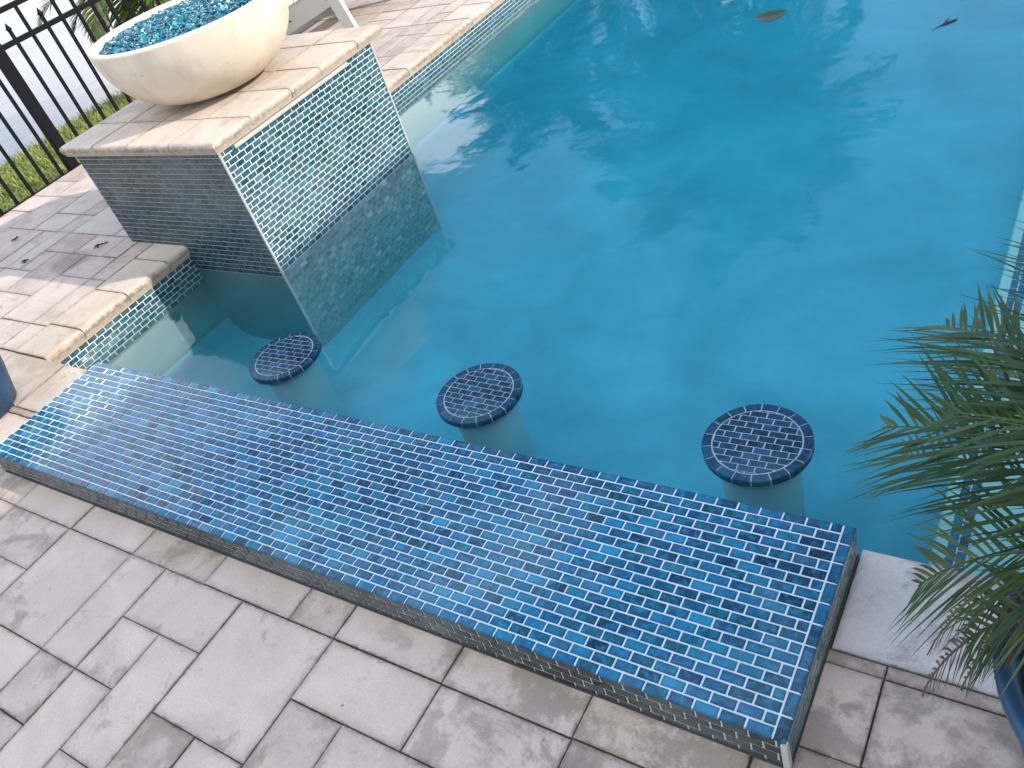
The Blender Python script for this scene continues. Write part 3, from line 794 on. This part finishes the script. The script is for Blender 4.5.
def trunk_mesh(mb, base, h, r0, r1, lean=(0,0)):
    pts = []; rad = []
    S = 22
    for k in range(S+1):
        t = k/S
        pts.append((base[0]+lean[0]*t*t, base[1]+lean[1]*t*t, base[2]+h*t)); rad.append((r0+(r1-r0)*t)*(1.0+(0.06 if k % 2 else -0.05)))
    mb.tube(pts, rad, 12); return pts[-1]

def make_pot(name, c, label):
    t = MB()
    t.lathe([(0.001,0),(0.135,0),(0.15,0.012),(0.185,0.14),(0.215,0.28),(0.225,0.36),(0.243,0.372),(0.246,0.395),(0.236,0.402),(0.218,0.396),(0.208,0.36),(0.205,0.33)], n=56)
    o = t.build(name, M['pot'], loc=(c[0], c[1], ZD+0.002)); tag(o, label, 'planter')
    s = MB(); s.lathe([(0.001,0.35),(0.12,0.347),(0.207,0.338)], n=32)
    s.build('soil', M['pot_soil'], o)
    return o

PR = (0.53, 0.14); PL = (-3.315, 0.19)
make_pot('plant_pot', PR, 'blue glazed pot on grey pavers under the green palm at the right')
make_pot('plant_pot', PL, 'blue glazed pot at the lit end of the bar counter by the left edge')
bpy.data.objects['plant_pot']['group'] = 'blue pots at the two ends of the bar'

def potted_palm(c, label, fr, seed, leaf, dry, hz=0.17):
    rng = random.Random(seed)
    root = empty('potted_palm', (c[0], c[1], ZD+0.35)); tag(root, label, 'palm')
    t = MB(); top = trunk_mesh(t, (0,0,-0.01), hz+0.03, 0.045, 0.05)
    t.build('trunk', M['bark'], root)
    for (az, el, ln, dr, n, ll, hang, kind) in fr:
        f = MB()
        frond_mesh(f, (rng.uniform(-.02,.02), rng.uniform(-.02,.02), hz+rng.uniform(0,.05)), R(az), R(el), ln, dr, int(n*0.82), ll*1.2, 0.0021 if kind else 0.0018, rng, hang, rach=0.0045, vee=0.25 if kind else 0.0, fold=1.0 if kind else 0.75)
        f.build('frond' if kind else 'dry_frond', leaf if kind else dry, root)
    return root
FR = [(150,50,.42,1.2,36,.21,.3,1),(168,36,.46,1.3,40,.22,.35,1),(180,52,.40,1.4,36,.21,.35,1),(140,30,.52,1.1,44,.23,.35,1),
      (120,48,.46,1.1,38,.22,.3,1),(114,34,.58,1.0,46,.24,.3,1),(104,20,.60,1.0,46,.24,.35,1),(156,18,.50,1.2,42,.21,.45,1),(182,12,.40,1.8,38,.19,.6,1),
      (128,16,.54,1.1,44,.23,.4,1),(98,42,.60,0.9,44,.24,.3,1),(108,54,.62,1.0,44,.25,.3,1),(92,26,.66,0.9,46,.25,.35,1),(80,40,.5,1.1,34,.22,.3,1),(50,35,.45,1.2,30,.22,.3,1),(20,40,.45,1.2,30,.22,.3,1),(-20,35,.45,1.2,30,.22,.3,1),
      (-60,40,.42,1.3,30,.2,.35,1),(60,70,.5,1.0,30,.22,.3,1),(190,-5,.36,2.0,32,.15,.9,1),
      (178,0,.54,2.8,40,.12,1.8,0),(188,-4,.54,2.8,40,.12,1.9,0),(184,-6,.50,3.0,40,.12,1.8,0)]
potted_palm(PR, 'small green feather palm in a blue pot at the right, over the pool corner', FR, 21, M['leaf'], M['leaf_dry'], 0.24)
FL = [(az, el, .42, 1.3, 26, .17, .4, 1) for az, el in ((200,50),(240,40),(170,40),(140,45),(280,45),(260,65),(100,55),(320,55))]
FL += [(58,6,.44,2.4,24,.12,1.8,0),(76,2,.48,2.3,24,.13,1.8,0)]
potted_palm((PL[0]-0.13, PL[1]-0.02), 'small potted palm at the left edge with dry brown frond tips over the deck', FL, 5, M['leaf'], M['leaf_dry'])

def palm_tree(name, loc, h, n, ln, ll, lw, label, group, leaf, seed, lean=(0,0), r0=0.16, r1=0.11, droop=1.6):
    rng = random.Random(seed)
    root = empty(name, loc); tag(root, label, 'palm tree', group)
    t = MB(); top = trunk_mesh(t, (0,0,-0.3), h+0.3, r0, r1, lean)
    t.build('trunk', M['bark'], root)
    protos = []
    for k in range(4):
        f = MB(); frond_mesh(f, (0,0,0), 0, 0, ln*(0.9+0.07*k), droop*(0.8+0.15*k), 56, ll, lw, rng, 0.9, rach=0.016, start=0.16)
        protos.append(f)
    meshes = [p.build('frond', leaf, root) for p in protos]
    for k in range(n):
        o = meshes[k] if k < 4 else meshes[k % 4].copy()
        if k >= 4: COL.objects.link(o); o.parent = root
        az = k*2.399 + rng.uniform(-.2,.2); el = R(78) - R(112)*(k/n)**0.9
        o.location = top; o.rotation_euler = (0, -el, az)
    return root
palm_tree('palm_tree', (-4.2, 10.3, -0.17), 3.55, 60, 2.5, 0.75, 0.012, 'broad feather palm mirrored in the middle of the pool water', 'palms mirrored in the pool', M['leaf_tree'], 31)
palm_tree('palm_tree', (-6.6, 9.6, -0.17), 2.25, 46, 1.75, 0.55, 0.011, 'smaller feather palm mirrored in the water beside the far coping', 'palms mirrored in the pool', M['leaf_tree'], 32, r0=0.13, r1=0.09)
palm_tree('young_palm', (-6.35, 3.95, -0.22), 0.85, 20, 0.85, 0.30, 0.0075, 'young yellow green palm on the grass bank behind the fire bowl', None, M['leaf_light'], 33, r0=0.07, r1=0.06, droop=1.9)

# ------------------------------------------------------------------ wooden chair behind the pedestal
ch = empty('patio_chair', (-4.75, 4.5, ZD)); tag(ch, 'low white slatted wooden chair on the far deck behind the pedestal', 'chair')
def prism(mb, pts, y0, y1, mi=0):
    n = len(pts); vs = [(x, y0, z) for x, z in pts] + [(x, y1, z) for x, z in pts]
    mb.add(vs, [tuple(range(n)), tuple(reversed(range(n, 2*n)))] + [(k, n+k, n+(k+1)%n, (k+1)%n) for k in range(n)], mi)
for y0 in (-0.31, 0.27):
    t = MB(); prism(t, [(-0.62,0.0),(-0.50,0.0),(0.22,0.215),(0.24,0.25),(0.20,0.345),(-0.36,0.20),(-0.62,0.085)], y0, y0+0.035)
    s = t.build('side_rail', M['white_wood'], ch)
    for sx, sz in ((-0.40,0.155),(-0.35,0.12),(0.12,0.24)):
        q = MB(); q.obox((sx, y0-0.002, sz), (1,0,0),(0,0,1),(0,1,0), 0.007,0.007,0.003)
        q.build('screw', M['dark_metal'], s)
    t = MB(); prism(t, [(0.22,0.0),(0.335,0.0),(0.20,0.50),(0.085,0.50)], y0-0.037 if y0 < 0 else y0+0.037, (y0-0.037 if y0 < 0 else y0+0.037)+0.035)
    t.build('leg', M['white_wood'], ch)
    t = MB(); t.obox((-0.10, y0+0.015, 0.512), (1,0,0),(0,1,0),(0,0,1), 0.36, 0.065, 0.011, 0, 0.003); t.build('armrest', M['white_wood'], ch)
for k in range(6):
    t = MB(); a = k/5; t.obox((0.20-0.50*a, 0, 0.355-0.13*a), (1,0,0.26),(0,1,0),(-0.26,0,1), 0.042, 0.27, 0.010, 0, 0.003); t.build('seat_slat', M['white_wood'], ch)
for k in range(5):
    t = MB(); t.obox((-0.52, -0.21+0.105*k, 0.54), (0,1,0),(1,0,0.38),(-0.38,0,1), 0.047, 0.010, 0.36+0.03*(2-abs(k-2)), 0, 0.003); t.build('back_slat', M['white_wood'], ch)
t = MB(); t.obox((0.262, 0, 0.265), (0,1,0),(0.25,0,-1),(1,0,0.25), 0.265, 0.05, 0.010, 0, 0.002); t.build('apron', M['white_wood'], ch)

# ------------------------------------------------------------------ small things
def leafy(name, loc, rz, ln, w, mat, label, cat, curl=0.15):
    t = MB(); S = 10; vs = []
    for k in range(S+1):
        a = k/S; x = (a-0.5)*ln; hw = w*math.sin(math.pi*min(1,max(0,a*0.94+0.03)))**0.8
        z = curl*ln*((a-0.5)**2)
        vs += [(x, -hw, z+0.003), (x, 0, z-0.0015+0.003), (x, hw, z+0.003)]
    fs = []
    for k in range(S):
        b = 3*k; fs += [(b, b+3, b+4, b+1), (b+1, b+4, b+5, b+2)]
    n = len(vs); vs2 = vs + [(a, b, c-0.0015) for a, b, c in vs]
    fs2 = [tuple(reversed(f)) for f in fs] + [tuple(n+i for i in f) for f in fs]
    t.add(vs2, fs2); o = t.build(name, mat, loc=loc); o.rotation_euler = (0,0,rz)
    tag(o, label, cat); return o
leafy('floating_leaf', (-1.262, 3.958, ZW+0.001), 0.35, 0.17, 0.078, M['olive'], 'olive green oval leaf floating far out on the pool', 'leaf', 0.2)
leafy('floating_leaf', (-0.285, 3.99, ZW+0.001), 0.15, 0.15, 0.05, M['litter'], 'dark leaf floating on the pool, cut by the top edge of the photo', 'leaf')
tw = MB(); tw.tube([(-0.10,-0.03,0.001),(-0.04,-0.008,0.006),(0.0,0.0,0.008),(0.06,0.012,0.008),(0.075,0.022,0.010)], [0.002,0.004,0.010,0.007,0.003], 6)
tw.tube([(-0.01,0,0.008),(0.012,0.02,0.02),(0.03,0.028,0.026)], [0.005,0.004,0.001], 5)
o = tw.build('floating_twig', M['litter'], loc=(-0.352, 3.665, ZW-0.003)); o.rotation_euler = (0,0,0.55); o.scale = (0.75,0.75,0.75)
tag(o, 'small dark twig floating on the far right of the pool', 'twig')
def debris(x, yv, rz, s, label):
    t = MB(); rg = random.Random(label)
    for k in range(7):
        a = rg.uniform(0, 6.28); l = s*rg.uniform(.4,1); c = Vector((rg.gauss(0,s*.3), rg.gauss(0,s*.12), 0.006))
        d = Vector((math.cos(a*.3), math.sin(a*.3)*.6, rg.uniform(0,.25)))
        t.tube([c-d*l*.5, c+d*l*.1+Vector((0,0,.004)), c+d*l*.5], [s*.03, s*.08, s*.01], 5)
    o = t.build('dead_leaf', M['litter'], loc=(x, yv, ZD+0.001)); o.rotation_euler = (0,0,rz)
    tag(o, label, 'dead leaf', 'crumpled dead leaves on the far deck')
debris(-4.86, 1.33, 0.9, 0.04, 'dark crumpled leaf on the shaded deck, nearest the fence')
debris(-4.47, 1.15, 0.5, 0.042, 'dark crumpled leaf on the shaded deck, middle of the three')
debris(-4.02, 1.335, 0.6, 0.06, 'dark crumpled leaf on the shaded deck, closest to the pedestal')

# unseen roof added on the right to shade the bar, pavers and pool
shade_root = empty('added_shade_roof', (5.6, -0.6, ZD)); tag(shade_root, 'flat brown roof on posts, added out of view to shade the bar and pool', 'added_shade_roof')
t = MB(); t.box(2.80, 9.0, -6.0, 10.5, 3.0, 3.16); under(t, 'roof', M['roof'], shade_root)  # slab of the added shade roof
for (x, yv) in ((5.2, 9.9), (8.7, 9.9), (5.2, 5.6), (8.7, 5.6), (5.2, 1.6), (8.7, 1.6), (5.2, -2.2), (8.7, -2.2), (5.2, -5.7), (8.7, -5.7)):
    t = MB(); t.obox((x, yv, 1.42), (1,0,0),(0,1,0),(0,0,1), 0.09, 0.09, 1.58, 0, 0.01); under(t, 'post', M['stucco'], shade_root)  # posts of the added shade roof

# ------------------------------------------------------------------ camera
cam_d = bpy.data.cameras.new('camera'); cam = bpy.data.objects.new('camera', cam_d); COL.objects.link(cam)
cam.location = (0.31256, -0.67576, 1.52478)
cam.rotation_euler = (0.8769123, 0.2778064, 0.5259235)
cam_d.sensor_fit = 'HORIZONTAL'; cam_d.sensor_width = 36.0; cam_d.lens = 845.36/1024*36.0
cam_d.clip_start = 0.02; cam_d.clip_end = 2000
scn.camera = cam

# ------------------------------------------------------------------ sun and sky
SV = Vector((1.67, 0.67, 1.0)).normalized()
sd = bpy.data.lights.new('sun', 'SUN'); sd.energy = 3.1; sd.angle = R(0.6); sd.color = (1.0, 0.88, 0.74)
so = bpy.data.objects.new('sun', sd); COL.objects.link(so)
so.rotation_euler = SV.to_track_quat('Z', 'Y').to_euler()
so.location = (8, 3, 6)
w = bpy.data.worlds.new('World'); scn.world = w; w.use_nodes = True
nt = w.node_tree; nt.nodes.clear()
out = nt.nodes.new('ShaderNodeOutputWorld'); bg = nt.nodes.new('ShaderNodeBackground')
sky = nt.nodes.new('ShaderNodeTexSky'); sky.sky_type = 'NISHITA'; sky.sun_disc = False
sky.sun_elevation = math.asin(SV.z); sky.sun_rotation = math.atan2(SV.x, SV.y)
sky.air_density = 1.0; sky.dust_density = 0.6; sky.ozone_density = 1.4
tc = nt.nodes.new('ShaderNodeTexCoord')
sep = nt.nodes.new('ShaderNodeSeparateXYZ'); L(nt, tc.outputs['Generated'], sep.inputs[0])
den = math_(nt, 'ADD', math_(nt, 'MAXIMUM', sep.outputs['Z'], 0.0), 0.28)
cmb = nt.nodes.new('ShaderNodeCombineXYZ')
L(nt, math_(nt, 'DIVIDE', sep.outputs['X'], den), cmb.inputs[0]); L(nt, math_(nt, 'DIVIDE', sep.outputs['Y'], den), cmb.inputs[1])
cn = noise(nt, cmb.outputs[0], 1.5, 8, 0.55, 0.35)
# thick bright cloud low in the west over the lake, scattered cloud above
westness = math_(nt, 'MULTIPLY', math_(nt, 'MAXIMUM', math_(nt, 'MULTIPLY', sep.outputs['X'], -1.0), 0.0), math_(nt, 'SUBTRACT', 1.0, math_(nt, 'MULTIPLY', sep.outputs['Z'], 1.3), True))
# clear blue sky to the north-west, the rest broken cloud
dt = nt.nodes.new('ShaderNodeVectorMath'); dt.operation = 'DOT_PRODUCT'
L(nt, tc.outputs['Generated'], dt.inputs[0])
az0, el0 = R(-26), R(40)
dt.inputs[1].default_value = (math.sin(az0)*math.cos(el0), math.cos(az0)*math.cos(el0), math.sin(el0))
clear = ramp(nt, dt.outputs['Value'], [(0.62, 0.0), (0.90, 1.0)])
cov = math_(nt, 'ADD', cn, math_(nt, 'MULTIPLY', westness, 0.24))
for az1, el1, amt, lo in ((-42.0, 18.8, 0.50, 0.9983), (-7.0, 19.5, -0.10, 0.985), (-4.0, 27.0, -0.08, 0.985)):
    d1 = nt.nodes.new('ShaderNodeVectorMath'); d1.operation = 'DOT_PRODUCT'; L(nt, tc.outputs['Generated'], d1.inputs[0])
    d1.inputs[1].default_value = (math.sin(R(az1))*math.cos(R(el1)), math.cos(R(az1))*math.cos(R(el1)), math.sin(R(el1)))
    cov = math_(nt, 'ADD', cov, math_(nt, 'MULTIPLY', ramp(nt, d1.outputs['Value'], [(lo, 0.0), (1.0, 1.0)]), amt))
cov = math_(nt, 'ADD', cov, math_(nt, 'ADD', 0.05, math_(nt, 'MULTIPLY', clear, -0.17)))
cf = ramp(nt, cov, [(0.50, 0.0), (0.66, 1.0)])
cloud = mix(nt, cn, (9.4, 9.2, 9.4), (13.8, 13.2, 12.7))
sky_boost = ramp(nt, noise(nt, cmb.outputs[0], 0.9, 5, 0.6), [(0.3, 0.10), (0.7, 0.30)])
boosted_sky = mix(nt, sky_boost, sky.outputs[0], (5.2, 7.6, 10.5))  # bluish layer added to brighten the clear sky
wk = ramp(nt, westness, [(0.25, 1.0), (0.75, 0.58)])
cloud = mix(nt, 1.0, cloud, wk, 'MULTIPLY')
skyc = mix(nt, cf, boosted_sky, cloud)
L(nt, skyc, bg.inputs['Color']); bg.inputs['Strength'].default_value = 0.15
L(nt, bg.outputs[0], out.inputs['Surface'])

scn.view_settings.view_transform = 'Standard'; scn.view_settings.look = 'None'
scn.view_settings.gamma = 1.0; scn.view_settings.exposure = 1.0
scn.render.engine = 'CYCLES'
scn.cycles.max_bounces = 8; scn.cycles.transparent_max_bounces = 12; scn.cycles.volume_bounces = 0
scn.cycles.use_denoising = True
scn.cycles.sample_clamp_indirect = 6.0
